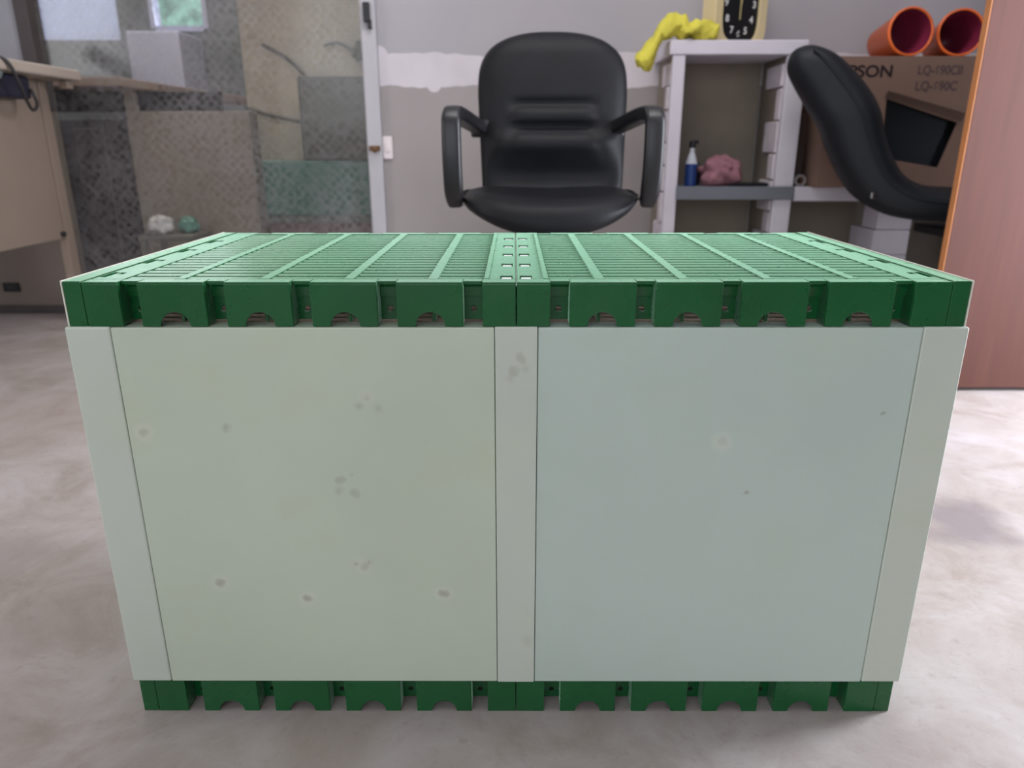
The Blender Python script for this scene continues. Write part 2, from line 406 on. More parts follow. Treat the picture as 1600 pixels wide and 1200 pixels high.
def slat_panel(sx, ztop, name='slatted_panel'):
    """one green slatted panel, seam at x = 0, mirrored by sx; mesh in crate-local coordinates (y from -D/2)"""
    bm = bmesh.new(); zt = ztop; zb = ztop-TH; y0, y1 = -D/2, D/2; P = 0.0948; g = 0.0006
    S = Matrix.Scale(sx, 4, (1, 0, 0))
    def b(x0, x1, ya, yb, za, zc): box(bm, x0, x1, ya, yb, za, zc, 0, S)
    rec = 0.024
    # front and rear: face plates between recesses
    xs_rec = [(0.0375+P*k, 0.0590+P*k) for k in range(5)]
    edges = [g]+[v for r in xs_rec for v in r]+[DX]
    for side in (0, 1):
        for i in range(0, len(edges)-1, 2):
            xa, xb = edges[i], edges[i+1]
            full = 0 < i < len(edges)-2
            xm = (xa+xb)/2; r = 0.0165
            if full:
                arc = [(xm+r*math.cos(a), zb+r*1.0*math.sin(a)) for a in [PI*k/14 for k in range(15)]]
                loop = [(xa, zb), (xa, zt-0.002), (xb, zt-0.002), (xb, zb)]+arc
            else: loop = rect(xa, xb, zb, zt-0.002)
            yy = y0 if side == 0 else y1-0.0028
            plate(bm, loop, [], 0.0028, S @ T(0, yy, 0))
            # returns
            for xw in (xa, xb-0.0025):
                if side == 0: b(xw, xw+0.0025, y0+0.0028, y0+rec, zb+0.001, zt-0.003)
                else: b(xw, xw+0.0025, y1-rec, y1-0.0028, zb+0.001, zt-0.003)
        for (xa, xb) in xs_rec:      # recess walls with two holes
            xm = (xa+xb)/2
            yy = y0+rec if side == 0 else y1-rec-0.0025
            plate(bm, rect(xa-0.003, xb+0.003, zb+0.003, zt-0.003), [circ(xm, zt-0.0135, 0.0032), circ(xm, zt-0.0345, 0.0034)], 0.0025, S @ T(0, yy, 0))
    # deck rims: wide over the blocks, set back over the recesses
    for (ya, yb, yr) in ((y0, y0+0.020, 1), (y1-0.020, y1, -1)):
        for i in range(0, len(edges)-1, 2):
            b(edges[i], edges[i+1], ya+0.0002, yb, zt-0.004, zt)
        for (xa, xb) in xs_rec:
            if yr == 1: b(xa, xb, ya+0.008, yb, zt-0.004, zt)
            else: b(xa, xb, ya, yb-0.008, zt-0.004, zt)
    # lengthwise bearers with a deep web
    for k in range(1, 5):
        xm = P*k-0.0015
        b(xm-0.0062, xm+0.0062, y0+0.020, y1-0.020, zt-0.004, zt+0.0002)
        b(xm-0.0018, xm+0.0018, y0+0.016, y1-0.016, zb+0.002, zt-0.004)
        for j in range(20):  # little lugs where the slats run in
            y = y0+0.024+j*0.0215
            b(xm-0.0085, xm+0.0085, y+0.002, y+0.011, zt-0.012, zt-0.0005)
    # central and outer bands
    xa, xb = g, 0.0345
    loops = [rect(0.0042, 0.0180, y-0.009, y+0.012) for y in [-D/2+0.030+0.0893*j for j in range(5)]]
    RX = Matrix.Rotation(-PI/2, 4, 'X')
    R2 = Matrix(((1, 0, 0, 0), (0, 0, 1, 0), (0, 1, 0, 0), (0, 0, 0, 1)))   # local (x, y, z) -> (x, z, y)
    plate(bm, rect(xa, 0.0300, y0+0.020, y1-0.020), loops, 0.004, S @ T(0, 0, zt-0.004) @ R2)
    b(0.0300, 0.0365, y0+0.020, y1-0.020, zt-0.007, zt+0.0006)
    b(g, g+0.0025, y0+0.0028, y1-0.0028, zb, zt-0.004)
    loops = [rect(0.4685, 0.4750, y-0.016, y+0.016) for y in [-D/2+0.050+0.101*j for j in range(5)] if y < D/2-0.03]
    loops2 = [rect(0.4590, 0.4650, y+0.004, y+0.014) for y in [-D/2+0.050+0.101*j for j in range(5)] if y < D/2-0.03]
    plate(bm, rect(0.4400, DX-0.0005, y0+0.020, y1-0.020), loops+loops2, 0.004, S @ T(0, 0, zt-0.004) @ R2)
    b(DX-0.003, DX-0.0005, y0+0.0028, y1-0.0028, zb, zt-0.004)
    b(0.4400, 0.4425, y0+0.026, y1-0.026, zb+0.006, zt-0.004)
    # slats: wedge section
    ns = 20; ys0 = y0+0.024
    for j in range(ns):
        y = ys0+j*0.0215
        prof = [(y-0.0055, zt-0.0085), (y, zt-0.0009), (y+0.0130, zt-0.0003), (y+0.0124, zt-0.012), (y+0.004, zt-0.020), (y-0.003, zt-0.020)]
        for (sa, sb) in [(0.0365, P-0.0075)]+[(P*k+0.0045, P*(k+1)-0.0075) for k in range(1, 4)]+[(P*4+0.0045, 0.4400)]:
            va = [bm.verts.new(S @ Vector((sa, p[0], p[1]))) for p in prof]; vb = [bm.verts.new(S @ Vector((sb, p[0], p[1]))) for p in prof]
            for i in range(6): bm.faces.new((va[i], va[(i+1) % 6], vb[(i+1) % 6], vb[i]))
            bm.faces.new(va); bm.faces.new(vb)
    o = obj(name, bm, MAT['green'], crate, bevel=0.0009, seg=2)
    return o
for zt in (HT, TH):
    for sx in (-1, 1): slat_panel(sx, zt)
# green rails beyond the panel ends
for zt in (HT, TH):
    for sx in (-1, 1):
        bm = bmesh.new(); xa, xb = sorted((sx*(DX+0.0008), sx*0.4985))
        box(bm, xa, xb, -D/2+0.0005, D/2-0.0005, zt-TH, zt+0.0008)
        obj('end_rail', bm, MAT['green'], crate, bevel=0.0012)
for sx in (-1, 1):   # thin pale strip outside the top rails
    bm = bmesh.new(); xa, xb = sorted((sx*0.4987, sx*0.5005)); box(bm, xa, xb, -D/2, D/2, HT-TH+0.0005, HT+0.0016)
    o = obj('edge_strip', bm, MAT['cream_edge'], crate, bevel=0.0004); o['label'] = 'thin pale edge strip'
# white rib and pads put in as the glare in the lug holes
bm = bmesh.new(); box(bm, -0.0205, 0.0205, -D/2+0.006, D/2-0.006, HT-0.0066, HT-0.0042)
for j in range(5):
    y = -D/2+0.030+0.0893*j
    for sx in (-1, 1):
        xa, xb = sorted((sx*0.0052, sx*0.0170)); box(bm, xa, xb, y-0.0085, y+0.0050, HT-0.0045, HT-0.0006)
o = obj('glare_rib', bm, MAT['glare_white'], crate, bevel=0.001); o['label'] = 'white rib standing in for glare in the lug holes'

ZB, ZT = TH, HT-TH
for sy in (-1, 1):
    bm = bmesh.new(); ya, yb = sorted((sy*(D/2-0.0265), sy*(D/2-0.12))); box(bm, -0.474, 0.474, ya, yb, ZT-0.018, ZT-0.001)
    o = obj('inner_ledge', bm, simple('pinkish_ledge_board', (232, 206, 190), 0.5, 0.06, 5), crate); o['label'] = 'pinkish inner ledge seen through the arches'
zc = 0.0
sp_left = [(-0.2, 0, 0, 0, 0)]
def px(x, y):   # spots on the front boards, from their place in the photograph's front plane (metres)
    Yp = Y0-0.004
    dv = F*1.0 + R*((x-800)/1140.0) + U*((600-y)/1140.0)
    p = Vector((-0.0026, 0, 0.7204)) + dv*(Yp/dv.y)
    return p.x, p.z
spots_l = [(*px(343, 911), 0.0055, 0.75, 1), (*px(481, 936), 0.006, 0.75, 1), (*px(693, 928), 0.0055, 0.75, 1), (*px(556, 882), 0.0035, 0.7, 1), (*px(570, 886), 0.005, 0.5, 1), (*px(577, 880), 0.0035, 0.6, 0),
           (*px(572, 622), 0.004, 0.45, 1), (*px(562, 636), 0.004, 0.5, 0), (*px(592, 640), 0.004, 0.4, 0), (*px(224, 676), 0.006, 0.5, 1), (*px(354, 669), 0.004, 0.6, 0),
           (*px(531, 752), 0.006, 0.45, 0), (*px(529, 768), 0.004, 0.4, 0), (*px(555, 772), 0.005, 0.45, 0), (*px(548, 742), 0.003, 0.3, 0)]
spots_r = [(*px(1382, 647), 0.0018, 1.0, 0), (*px(1165, 769), 0.0018, 1.0, 0), (*px(1130, 690), 0.006, 0.25, 1)]
spots_c = [(*px(815, 560), 0.006, 0.45, 0), (*px(803, 580), 0.006, 0.45, 0), (*px(820, 575), 0.004, 0.35, 0), (*px(798, 592), 0.004, 0.35, 0), (*px(824, 1000), 0.008, 0.2, 0)]
# object coordinates are crate-local, x and z equal world x and z
TINT = (195, 207, 188)
mb_l = mat_board('pale_board_left', spots_l, TINT); mb_r = mat_board('pale_board_right', spots_r, (190, 206, 196)); mb_c = mat_board('pale_strip_plastic', spots_c, (198, 208, 195))
mb_p = mat_board('pale_board_plain', [], TINT)
g = 0.0007
for sy in (-1, 1):
    fy = lambda a, b_: sorted((sy*(D/2+a), sy*(D/2+b_)))
    for sx in (-1, 1):
        ya, yb = fy(0.0030, -0.026)
        xa, xb = sorted((sx*(0.0238+g), sx*(0.4530-g)))
        bm = bmesh.new(); box(bm, xa, xb, ya, yb, ZB+0.0008, ZT-0.0006)
        obj('side_board', bm, (mb_l if sx < 0 else mb_r) if sy < 0 else mb_p, crate, bevel=0.0012)
        # corner strip, an angle round the corner
        bm = bmesh.new(); ya, yb = fy(0.0036, -0.026)
        L = [(sx*0.4530, sy*(D/2+0.0036)), (sx*0.5035, sy*(D/2+0.0036)), (sx*0.5035, sy*(D/2-0.05)), (sx*0.475, sy*(D/2-0.05)), (sx*0.475, sy*(D/2-0.026)), (sx*0.4530, sy*(D/2-0.026))]
        lo = [bm.verts.new((p[0], p[1], ZB+0.0008)) for p in L]; hi = [bm.verts.new((p[0], p[1], ZT+0.0002)) for p in L]
        for i in range(6): bm.faces.new((lo[i], lo[(i+1) % 6], hi[(i+1) % 6], hi[i]))
        bm.faces.new(lo); bm.faces.new(hi)
        obj('corner_strip', bm, mb_c, crate, bevel=0.0025, seg=3)
    bm = bmesh.new(); ya, yb = fy(0.0042, -0.026); box(bm, -0.0238, 0.0238, ya, yb, ZB+0.0008, ZT+0.0003)
    obj('joint_strip', bm, mb_c, crate, bevel=0.0012)
for sx in (-1, 1):
    xa, xb = sorted((sx*0.5028, sx*0.477)); bm = bmesh.new(); box(bm, xa, xb, -D/2+0.051, D/2-0.051, ZB+0.0008, ZT-0.0006)
    obj('end_board', bm, mb_p, crate, bevel=0.001)
for o in crate.children:
    pass

# ------------------------------------------------------------------ office chairs
def cushion_back(cx, parent):
    """facing -y; z heights world; grid with rounded outline and lumbar folds"""
    bm = bmesh.new(); NU, NV = 46, 56; zlo, zhi = 0.555, 1.068; hw0 = 0.239
    def halfw(t):   # t 0 bottom .. 1 top
        # widest at t .68, narrows to the bottom, rounded top
        w_ = 0.224+0.015*min(1, t/0.62)
        if t > 0.62:
            q = (t-0.62)/0.38; w_ = 0.239*(1-q**3.4)**(1/2.35) if q < 1 else 0
        return max(w_, 0.0)
    def ycen(t): return 2.435+0.10*t+0.045*t*t
    rows = []
    for side in (0, 1):
        grid = []
        for j in range(NV+1):
            t = j/NV; tt = 1-(1-t)**1.6; hw = halfw(tt); z = zlo+(zhi-zlo)*tt; row = []
            for i in range(NU+1):
                s = -1+2*i/NU; s_ = math.sin(s*PI/2)
                x = s_*hw
                e1 = max(0.0, 1-abs(s_)**5.0)**0.5
                e2 = 1.0
                q = (tt-0.86)/0.14
                if q > 0: e2 = math.sqrt(max(0, 1-q*q))
                ed = e1*e2; th = 0.048*ed
                y = ycen(tt)
                if side == 0:
                    f = 0.0; cxw = max(0, 1-(abs(x)/0.145)**6)
                    def fold(z0, wdt, dep): return dep*math.exp(-((z-z0)/wdt)**2)
                    f += (fold(0.850, 0.010, 0.018)+fold(0.775, 0.011, 0.024))*cxw
                    f -= 0.012*math.exp(-((z-0.812)/0.022)**2)*max(0, 1-(abs(x)/0.16)**4)
                    f -= 0.020*math.exp(-((z-0.728)/0.030)**2)*max(0, 1-(abs(x)/0.22)**4)
                    f += 0.040*math.exp(-((z-0.625)/0.050)**2)*max(0, 1-(abs(x)/0.23)**4)
                    # side creases running down and out from the folds
                    for z_s in (0.84, 0.765):
                        dd = abs(x)-(0.125+(z_s-z)*0.5)
                        if z < z_s and z > z_s-0.10: f += 0.008*math.exp(-(dd/0.012)**2)*(1-(z_s-z)/0.10)
                    y2 = y-th+f*ed
                else: y2 = y+th*0.55
                row.append((x+cx, y2, z))
            grid.append(row)
        rows.append(grid)
    V = [[[bm.verts.new(p) for p in r] for r in g_] for g_ in rows]
    for s in (0, 1):
        for j in range(NV):
            for i in range(NU): bm.faces.new((V[s][j][i], V[s][j][i+1], V[s][j+1][i+1], V[s][j+1][i]))
    for j in range(NV):
        for i in (0, NU): bm.faces.new((V[0][j][i], V[0][j+1][i], V[1][j+1][i], V[1][j][i]))
    for i in range(NU): bm.faces.new((V[0][0][i], V[0][0][i+1], V[1][0][i+1], V[1][0][i]))
    bmesh.ops.remove_doubles(bm, verts=bm.verts[:], dist=0.0004)
    return obj('backrest', bm, MAT['leather'], parent, smooth=True)

def seat_cushion(cx, parent, mat):
    bm = bmesh.new(); N, Mv = 64, 22; top = []; 
    def outline(a):
        e = 2.7; c, s = math.cos(a), math.sin(a)
        return 0.262*math.copysign(abs(c)**(2/e), c), 0.235*math.copysign(abs(s)**(2/e), s)
    rings = []
    prof = [(0.0, 0.052), (0.25, 0.052), (0.5, 0.053), (0.72, 0.055), (0.86, 0.052), (0.94, 0.042), (0.985, 0.022), (1.0, 0.0), (0.985, -0.022), (0.93, -0.042), (0.8, -0.052), (0.5, -0.056), (0.0, -0.056)]
    for r, h in prof:
        ring = []
        for i in range(N):
            x, y = outline(2*PI*i/N); x *= r; y *= r
            z = 0.541+h*0.80
            z += 0.012*(abs(x)/0.26)**2*(1 if h > 0 else 3.6)                # raised at the sides
            fr = max(0, (-y-0.10)/0.135); z -= 0.022*fr*fr                     # waterfall front
            if h <= 0: z -= 0.012*max(0, 1-(x/0.24)**2)*(0.5+0.5*fr)         # belly underneath
            else: z += 0.0
            z += 0.020*max(0, y/0.23)
            z -= (1-(x/0.27)**2)*0.006*(1 if h > 0 else 0)
            ring.append(bm.verts.new((x+cx, y+2.262, z)))
        rings.append(ring)
    for k in range(len(rings)-1):
        for i in range(N): bm.faces.new((rings[k][i], rings[k][(i+1) % N], rings[k+1][(i+1) % N], rings[k+1][i]))
    bmesh.ops.remove_doubles(bm, verts=bm.verts[:], dist=0.0003)
    return obj('seat', bm, mat, parent, smooth=True)

def star_base(cx, cy, parent, rot=0.3, seat_z=0.47):
    bm = bmesh.new(); cyl(bm, (cx, cy, 0.10), (cx, cy, 0.30), 0.028); cyl(bm, (cx, cy, 0.30), (cx, cy, seat_z-0.02), 0.016); obj('gas_column', bm, MAT['blackplastic'], parent, smooth=False)
    bm = bmesh.new(); box(bm, cx-0.10, cx+0.10, cy-0.12, cy+0.12, seat_z-0.035, seat_z-0.004); obj('mechanism_plate', bm, MAT['blackplastic'], parent, bevel=0.006)
    for k in range(5):
        a = rot+2*PI*k/5; dx, dy = math.cos(a), math.sin(a)
        bm = bmesh.new()
        sweep(bm, [(cx+dx*r_, cy+dy*r_, z_) for r_, z_ in ((0.01, 0.115), (0.12, 0.105), (0.27, 0.078))], superell(0.024, 0.016, 12, 3), up=(-dy, dx, 0), scales=[(1, 1), (0.9, 0.9), (0.6, 0.7)])
        leg = obj('base_leg', bm, MAT['blackplastic'], parent, smooth=True)
        bm = bmesh.new(); qx, qy = cx+dx*0.265, cy+dy*0.265
        for s in (-1, 1): cyl(bm, (qx-dy*0.008*s, qy+dx*0.008*s, 0.027), (qx-dy*0.024*s, qy+dx*0.024*s, 0.027), 0.027, n=18)
        cyl(bm, (qx, qy, 0.03), (qx, qy, 0.075), 0.007, n=10)
        obj('caster', bm, MAT['blackplastic'], leg)

ch = thing('office_chair', 'black leatherette office chair with two loop armrests, facing the camera behind the green slatted box', 'chair', (0, 0, 0))
CX1 = 0.121
cushion_back(CX1, ch); seat_cushion(CX1-0.019, ch, MAT['leather'])
for sx in (-1, 1):
    bm = bmesh.new()
    cxx = CX1-0.016
    P = [(cxx+sx*0.276, 2.165, 0.566), (cxx+sx*0.278, 2.135, 0.60), (cxx+sx*0.280, 2.125, 0.68), (cxx+sx*0.281, 2.13, 0.765), (cxx+sx*0.281, 2.142, 0.792), (cxx+sx*0.278, 2.175, 0.806), (cxx+sx*0.270, 2.27, 0.806), (cxx+sx*0.245, 2.40, 0.790), (cxx+sx*0.205, 2.48, 0.768)]
    # flat pad-like section: wide across x, thin along the path normal
    pts = catmull(P, 6); n = len(pts)
    sc_l = []
    for i in range(n):
        u = i/(n-1); w_ = 1.0
        if u < 0.12: w_ = 0.80+0.20*(u/0.12)
        if u > 0.85: w_ = 1-0.25*(u-0.85)/0.15
        sc_l.append((w_, 1.0))
    sweep(bm, pts, superell(0.0265, 0.021, 24, 4.0), up=(1, 0.0, 0), scales=sc_l)
    obj('armrest', bm, MAT['blackplastic'], ch, smooth=True)
    bm = bmesh.new(); cyl(bm, (cxx+sx*0.276, 2.175, 0.580), (cxx+sx*0.225, 2.22, 0.545), 0.010); cyl(bm, (cxx+sx*0.262, 2.188, 0.570), (cxx+sx*0.250, 2.198, 0.562), 0.014, n=6)
    o = obj('arm_bolt', bm, MAT['chrome'], ch); o['label'] = 'steel bolt'
    bm = bmesh.new(); box(bm, cxx+sx*0.215-0.03, cxx+sx*0.215+0.03, 2.455, 2.475, 0.745, 0.80); obj('arm_bracket', bm, MAT['blackplastic'], ch, bevel=0.008)
star_base(CX1, 2.30, ch)
# back spine joining seat plate and backrest
bm = bmesh.new(); sweep(bm, catmull([(CX1, 2.34, 0.455), (CX1, 2.47, 0.465), (CX1, 2.515, 0.52), (CX1, 2.52, 0.66), (CX1, 2.545, 0.78)], 6), superell(0.035, 0.009, 14, 4), up=(1, 0, 0))
obj('back_spine', bm, MAT['blackplastic'], ch, smooth=True)

# second chair, seen from the side: one continuous curved shell
ch2 = thing('office_chair', 'black high back chair seen from the side, partly hidden behind the reddish wooden door', 'chair', (0, 0, 0))
left = [(0.770, 0.985), (0.788, 0.932), (0.856, 0.841), (0.910, 0.775), (0.952, 0.698), (1.005, 0.618), (1.070, 0.552), (1.176, 0.503), (1.326, 0.486), (1.48, 0.484), (1.62, 0.488), (1.70, 0.510)]
right = [(0.868, 1.016), (0.950, 0.975), (1.045, 0.893), (1.095, 0.824), (1.118, 0.760), (1.150, 0.695), (1.195, 0.635), (1.262, 0.600), (1.350, 0.588), (1.48, 0.590), (1.62, 0.588), (1.70, 0.560)]
CA, SA = math.cos(math.radians(18)), math.sin(math.radians(18))
def place2(x, z, a):
    k = 2.45/2.3; d = (x*k-1.17)/1.099
    yn = 2.45-SA*d
    return Vector((1.17+CA*d+SA*a, yn+CA*a, 0.7204+(z-0.7204)*k*yn/2.45))
def shell(scale_t, half, name, mat, y_c=2.53, shift=0.0, n=6):
    bm = bmesh.new()
    Lc = catmull([(a, 0, b_) for a, b_ in left], n); Rc = catmull([(a, 0, b_) for a, b_ in right], n); rings = []
    N = len(Lc); K = 36
    for i in range(N):
        u = i/(N-1)
        c = (Lc[i]+Rc[i])/2; h = (Rc[i]-Lc[i])/2*scale_t
        e = 1.0
        if u < 0.10: e = math.sqrt(max(0.02, 1-((0.10-u)/0.10)**2))
        if u > 0.92: e = math.sqrt(max(0.05, 1-((u-0.92)/0.08)**2))
        hw = half*(0.80+0.20*min(1, u/0.25))*(0.6+0.4*e)
        ring = []
        for (a, b_) in superell(1, 1, K, 3.4):
            p = c+h*b_*(0.35+0.65*e) + (h.normalized()*shift)
            ring.append(bm.verts.new(place2(p.x, p.z, half+a*hw)))
        rings.append(ring)
    for k in range(N-1):
        for i in range(K): bm.faces.new((rings[k][i], rings[k][(i+1) % K], rings[k+1][(i+1) % K], rings[k+1][i]))
    bm.faces.new(rings[0]); bm.faces.new(rings[-1])
    return obj(name, bm, mat, ch2, smooth=True)
shell(1.0, 0.200, 'cushion', MAT['softblack'])
# piping along the near side of the cushion
Lc = catmull([(a, 0, b_) for a, b_ in left], 6); Rc = catmull([(a, 0, b_) for a, b_ in right], 6)
for s in (-1, 1):
    pts = []
    for i in range(3, len(Lc)-8):
        u = i/(len(Lc)-1); hw = 0.200*(0.80+0.20*min(1, u/0.25))
        c = Lc[i]*0.36+Rc[i]*0.64; pts.append(place2(c.x, c.z, 0.200+s*(hw-0.002)))
    tube('piping', pts, 0.0045, MAT['softblack'], ch2)
o = None
bm = bmesh.new(); sp_ = place2(1.095, 0.575, 0.0); box(bm, sp_.x-0.008, sp_.x+0.008, sp_.y-0.003, sp_.y+0.006, sp_.z-0.01, sp_.z+0.01, 0); o = obj('glint_chip', bm, MAT['chrome'], ch2, bevel=0.003); o['label'] = 'small steel chip standing in for a glint'  # bright chip put in as a glint on the cushion side
star_base(1.53, 2.55, ch2, rot=0.9, seat_z=0.462)

# ------------------------------------------------------------------ white shelf unit
sh = thing('shelf_unit', 'tall white open shelf with rough blocky sides and a blue-grey board', 'shelf', (0.8, 3.1, 0))
SL, SR, SF, SB = 0.585, 1.085, 2.95, 3.262   # outer faces
def loc(bm): 
    for v in bm.verts: v.co -= Vector((0.8, 3.1, 0))
    return bm
bm = bmesh.new(); box(bm, SL-0.012, SR-0.0, SF-0.004, SB, 1.040, 1.090); obj('top_board', loc(bm), MAT['shelf_white'], sh, bevel=0.004)
rnd = random.Random(3)
for (xa, xb) in ((SL, SL+0.052), (SR-0.072, SR+0.004)):
    bm = bmesh.new(); box(bm, xa+0.002, xb-0.002, SF, SF+0.03, 0, 1.0395); obj('post', loc(bm), MAT['shelf_white'], sh, bevel=0.004)
    bm = bmesh.new(); box(bm, xa+0.012, xb-0.012, SF+0.030, SB, 0, 1.0395); obj('side_panel', loc(bm), MAT['shelf_beige'], sh)
    bm = bmesh.new(); z = 0.0; k = 0
    while z < 1.03:
        h = rnd.choice((0.085, 0.10, 0.12)); h = min(h, 1.036-z)
        if h < 0.03: break
        dpt = (0.06, 0.15)[k % 2]+rnd.uniform(-0.02, 0.04)
        j = rnd.uniform(0, 0.006)
        box(bm, xa-j, xb+j, SF+0.0305, SF+0.03+dpt, z+0.002, z+h-0.002)
        z += h; k += 1
    obj('block_facing', loc(bm), MAT['block_white'], sh, bevel=0.006)
bm = bmesh.new(); box(bm, SL+0.052, SR-0.072, SB-0.012, SB, 0, 1.0395); obj('back_panel', loc(bm), MAT['shelf_beige'], sh)
bm = bmesh.new(); box(bm, SL+0.045, SR+0.002, SF-0.014, SF-0.0005, 0.519, 0.568); box(bm, SL+0.053, SR-0.079, SF-0.0005, SB-0.013, 0.525, 0.566)
o = obj('shelf_board', loc(bm), MAT['grey_board'], sh, bevel=0.002); o['label'] = 'blue-grey shelf board'
# low white shelf to the right
ls = thing('low_shelf', 'low white shelf on blocky supports carrying the brown cardboard carton', 'shelf', (1.5, 3.1, 0))
def loc2(bm):
    for v in bm.verts: v.co -= Vector((1.5, 3.1, 0))
    return bm
bm = bmesh.new(); box(bm, 1.095, 2.08, SF, SB, 0.512, 0.567); obj('top_board', loc2(bm), MAT['shelf_white'], ls, bevel=0.004)
for xa in (1.44, 1.97):
    bm = bmesh.new(); z = 0; k = 0
    while z < 0.505:
        h = min(0.10, 0.511-z)
        box(bm, xa-(0.0, 0.008)[k % 2], xa+0.135, SF+0.004, SF+(0.14, 0.22)[k % 2], z+0.001, z+h-0.001); z += h; k += 1
    obj('support', loc2(bm), MAT['shelf_white'], ls, bevel=0.004)
bm = bmesh.new(); box(bm, 1.10, 2.08, SB-0.014, SB-0.002, 0, 0.511); obj('back_panel', loc2(bm), MAT['shelf_beige'], ls)

# things on the shelves
b1 = thing('spray_bottle', 'slim blue and white bottle with black cap on the grey shelf board', 'bottle', (0.700, 3.02, 0.5665))
bm = bmesh.new(); cyl(bm, (0, 0, 0), (0, 0, 0.085), 0.023); obj('body', bm, MAT['blue'], b1, smooth=False, bevel=0.003)
bm = bmesh.new(); cyl(bm, (0, 0, 0.085), (0, 0, 0.125), 0.023, 0.012); cyl(bm, (0, 0, 0.125), (0, 0, 0.145), 0.010); obj('shoulder', bm, MAT['clearwhite'], b1)
bm = bmesh.new(); cyl(bm, (0, 0, 0.145), (0, 0, 0.172), 0.013); box(bm, -0.006, 0.022, -0.006, 0.006, 0.160, 0.174); obj('cap', bm, MAT['blackplastic'], b1, bevel=0.002)
def lump(name, cx, cy, cz, rx, ry, rz, mat, amp=0.35, seed=0, freq=3.0, label=None, cat=None, flat=True, parent=None, sub=4):
    bm = bmesh.new(); bmesh.ops.create_icosphere(bm, subdivisions=sub, radius=1.0)
    for v in bm.verts:
        n = v.co.normalized(); k = 1+amp*noise.noise(n*freq+Vector((seed, 0, 0)))+amp*0.5*abs(noise.noise(n*freq*2.3+Vector((0, seed, 0))))
        v.co = Vector((n.x*rx*k, n.y*ry*k, n.z*rz*k))
        if flat and v.co.z < -rz*0.75: v.co.z = -rz*0.75
    o = obj(name, bm, mat, parent, smooth=True); o.location = (cx, cy, cz+(rz*0.75 if flat else 0))
    if label: tag(o, label, cat)
    return o
lump('cloth_bundle', 0.822, 3.04, 0.5675, 0.074, 0.055, 0.062, MAT['pink'], 0.45, 4, 2.2, 'crumpled pink cloth bundle on the grey shelf board beside the bottle', 'cloth')
lump('dark_pouch', 0.742, 3.12, 0.5675, 0.024, 0.03, 0.052, MAT['bluebag'], 0.2, 9, 2.0, 'small dark pouch between the blue bottle and the pink cloth', 'pouch')
bm = bmesh.new(); box(bm, -0.075, 0.075, -0.05, 0.05, 0, 0.012)
o = tag(obj('flat_folder', bm, MAT['blackplastic'], bevel=0.003), 'flat black folder lying on the grey shelf board', 'folder'); o.location = (0.928, 3.04, 0.5668)
tp = thing('tape_roll', 'silver tape roll standing on the low white shelf beside the carton', 'tape', (1.114, 2.966, 0.5675+0.0225))
bm = bmesh.new(); ns = 28
for r0, nm in ((0.0225, 'tape'), (0.0145, 'core')):
    b_ = bmesh.new(); ri = r0-0.0075 if nm == 'tape' else 0.0125
    rg = []
    for yy, rr in ((-0.012, r0), (0.012, r0), (0.012, ri), (-0.012, ri)):
        rg.append([b_.verts.new((rr*math.cos(2*PI*i/ns), yy, rr*math.sin(2*PI*i/ns))) for i in range(ns)])
    for k in range(4):
        for i in range(ns): b_.faces.new((rg[k][i], rg[k][(i+1) % ns], rg[(k+1) % 4][(i+1) % ns], rg[(k+1) % 4][i]))
    obj(nm, b_, MAT['tape'] if nm == 'tape' else MAT['cardboard'], tp)
bm.free()

# dark upright strip put in for the shadow gap beside the carton
bm = bmesh.new(); box(bm, 1.097, 1.128, 2.985, 3.22, 0.5675, 0.835)
tag(obj('gap_shade_board', bm, simple('dark_gap_brown', (52, 36, 32), 0.6, 0.1, 12), bevel=0.002), 'dark brown strip standing in for the shadow gap between the carton and the white post', 'board')
# carton
def text_mesh(s, size, M, mat, parent, name, extrude=0.0006, font_bold=0.0, sx=1.0):
    cu = bpy.data.curves.new(name, 'FONT'); cu.body = s; cu.size = size; cu.extrude = extrude; cu.offset = font_bold; cu.align_x = 'LEFT'
    o = bpy.data.objects.new(name+'_tmp', cu); C.objects.link(o)
    dg = bpy.context.evaluated_depsgraph_get(); me = bpy.data.meshes.new_from_object(o.evaluated_get(dg))
    bpy.data.objects.remove(o); me.materials.clear(); me.materials.append(mat)
    me.transform(M @ Matrix.Scale(sx, 4, (1, 0, 0)))
    r = bpy.data.objects.new(name, me); C.objects.link(r); r.parent = parent; return r
FY = 2.90
ct = thing('cardboard_carton', 'big brown cardboard carton with dark lettering and a torn opening, on the low white shelf', 'carton', (1.435, FY, 0.5675))
cx0, cx1, chh = -0.280, 0.32, 0.462
bm = bmesh.new()
hole = [(1.362-1.42, 0.885-0.5675), (1.64-1.42, 0.800-0.5675), (1.612-1.42, 0.700-0.5675), (1.595-1.42, 0.640-0.5675), (1.420-1.42, 0.668-0.5675), (1.372-1.42, 0.70-0.5675)]
plate(bm, rect(cx0, cx1, 0, chh), [hole], 0.005, Matrix.Identity(4))
box(bm, cx0, cx0+0.005, 0.005, 0.355, 0, chh); box(bm, cx1-0.005, cx1, 0.005, 0.355, 0, chh); box(bm, cx0+0.005, cx1-0.005, 0.350, 0.355, 0, chh)
box(bm, cx0+0.005, cx1-0.005, 0.005, 0.350, chh-0.005, chh); box(bm, cx0+0.005, cx1-0.005, 0.005, 0.350, 0, 0.005)
obj('carton_body', bm, MAT['cardboard'], ct)
bm = bmesh.new(); box(bm, cx0+0.03, cx1-0.03, 0.03, 0.33, 0.006, chh-0.05); o = obj('dark_filler', bm, MAT['softblack'], ct, bevel=0.01); o['label'] = 'black filler for the dark inside of the carton'  # black block that makes the carton's shaded inside dark
RXT = Matrix.Rotation(PI/2, 4, 'X')
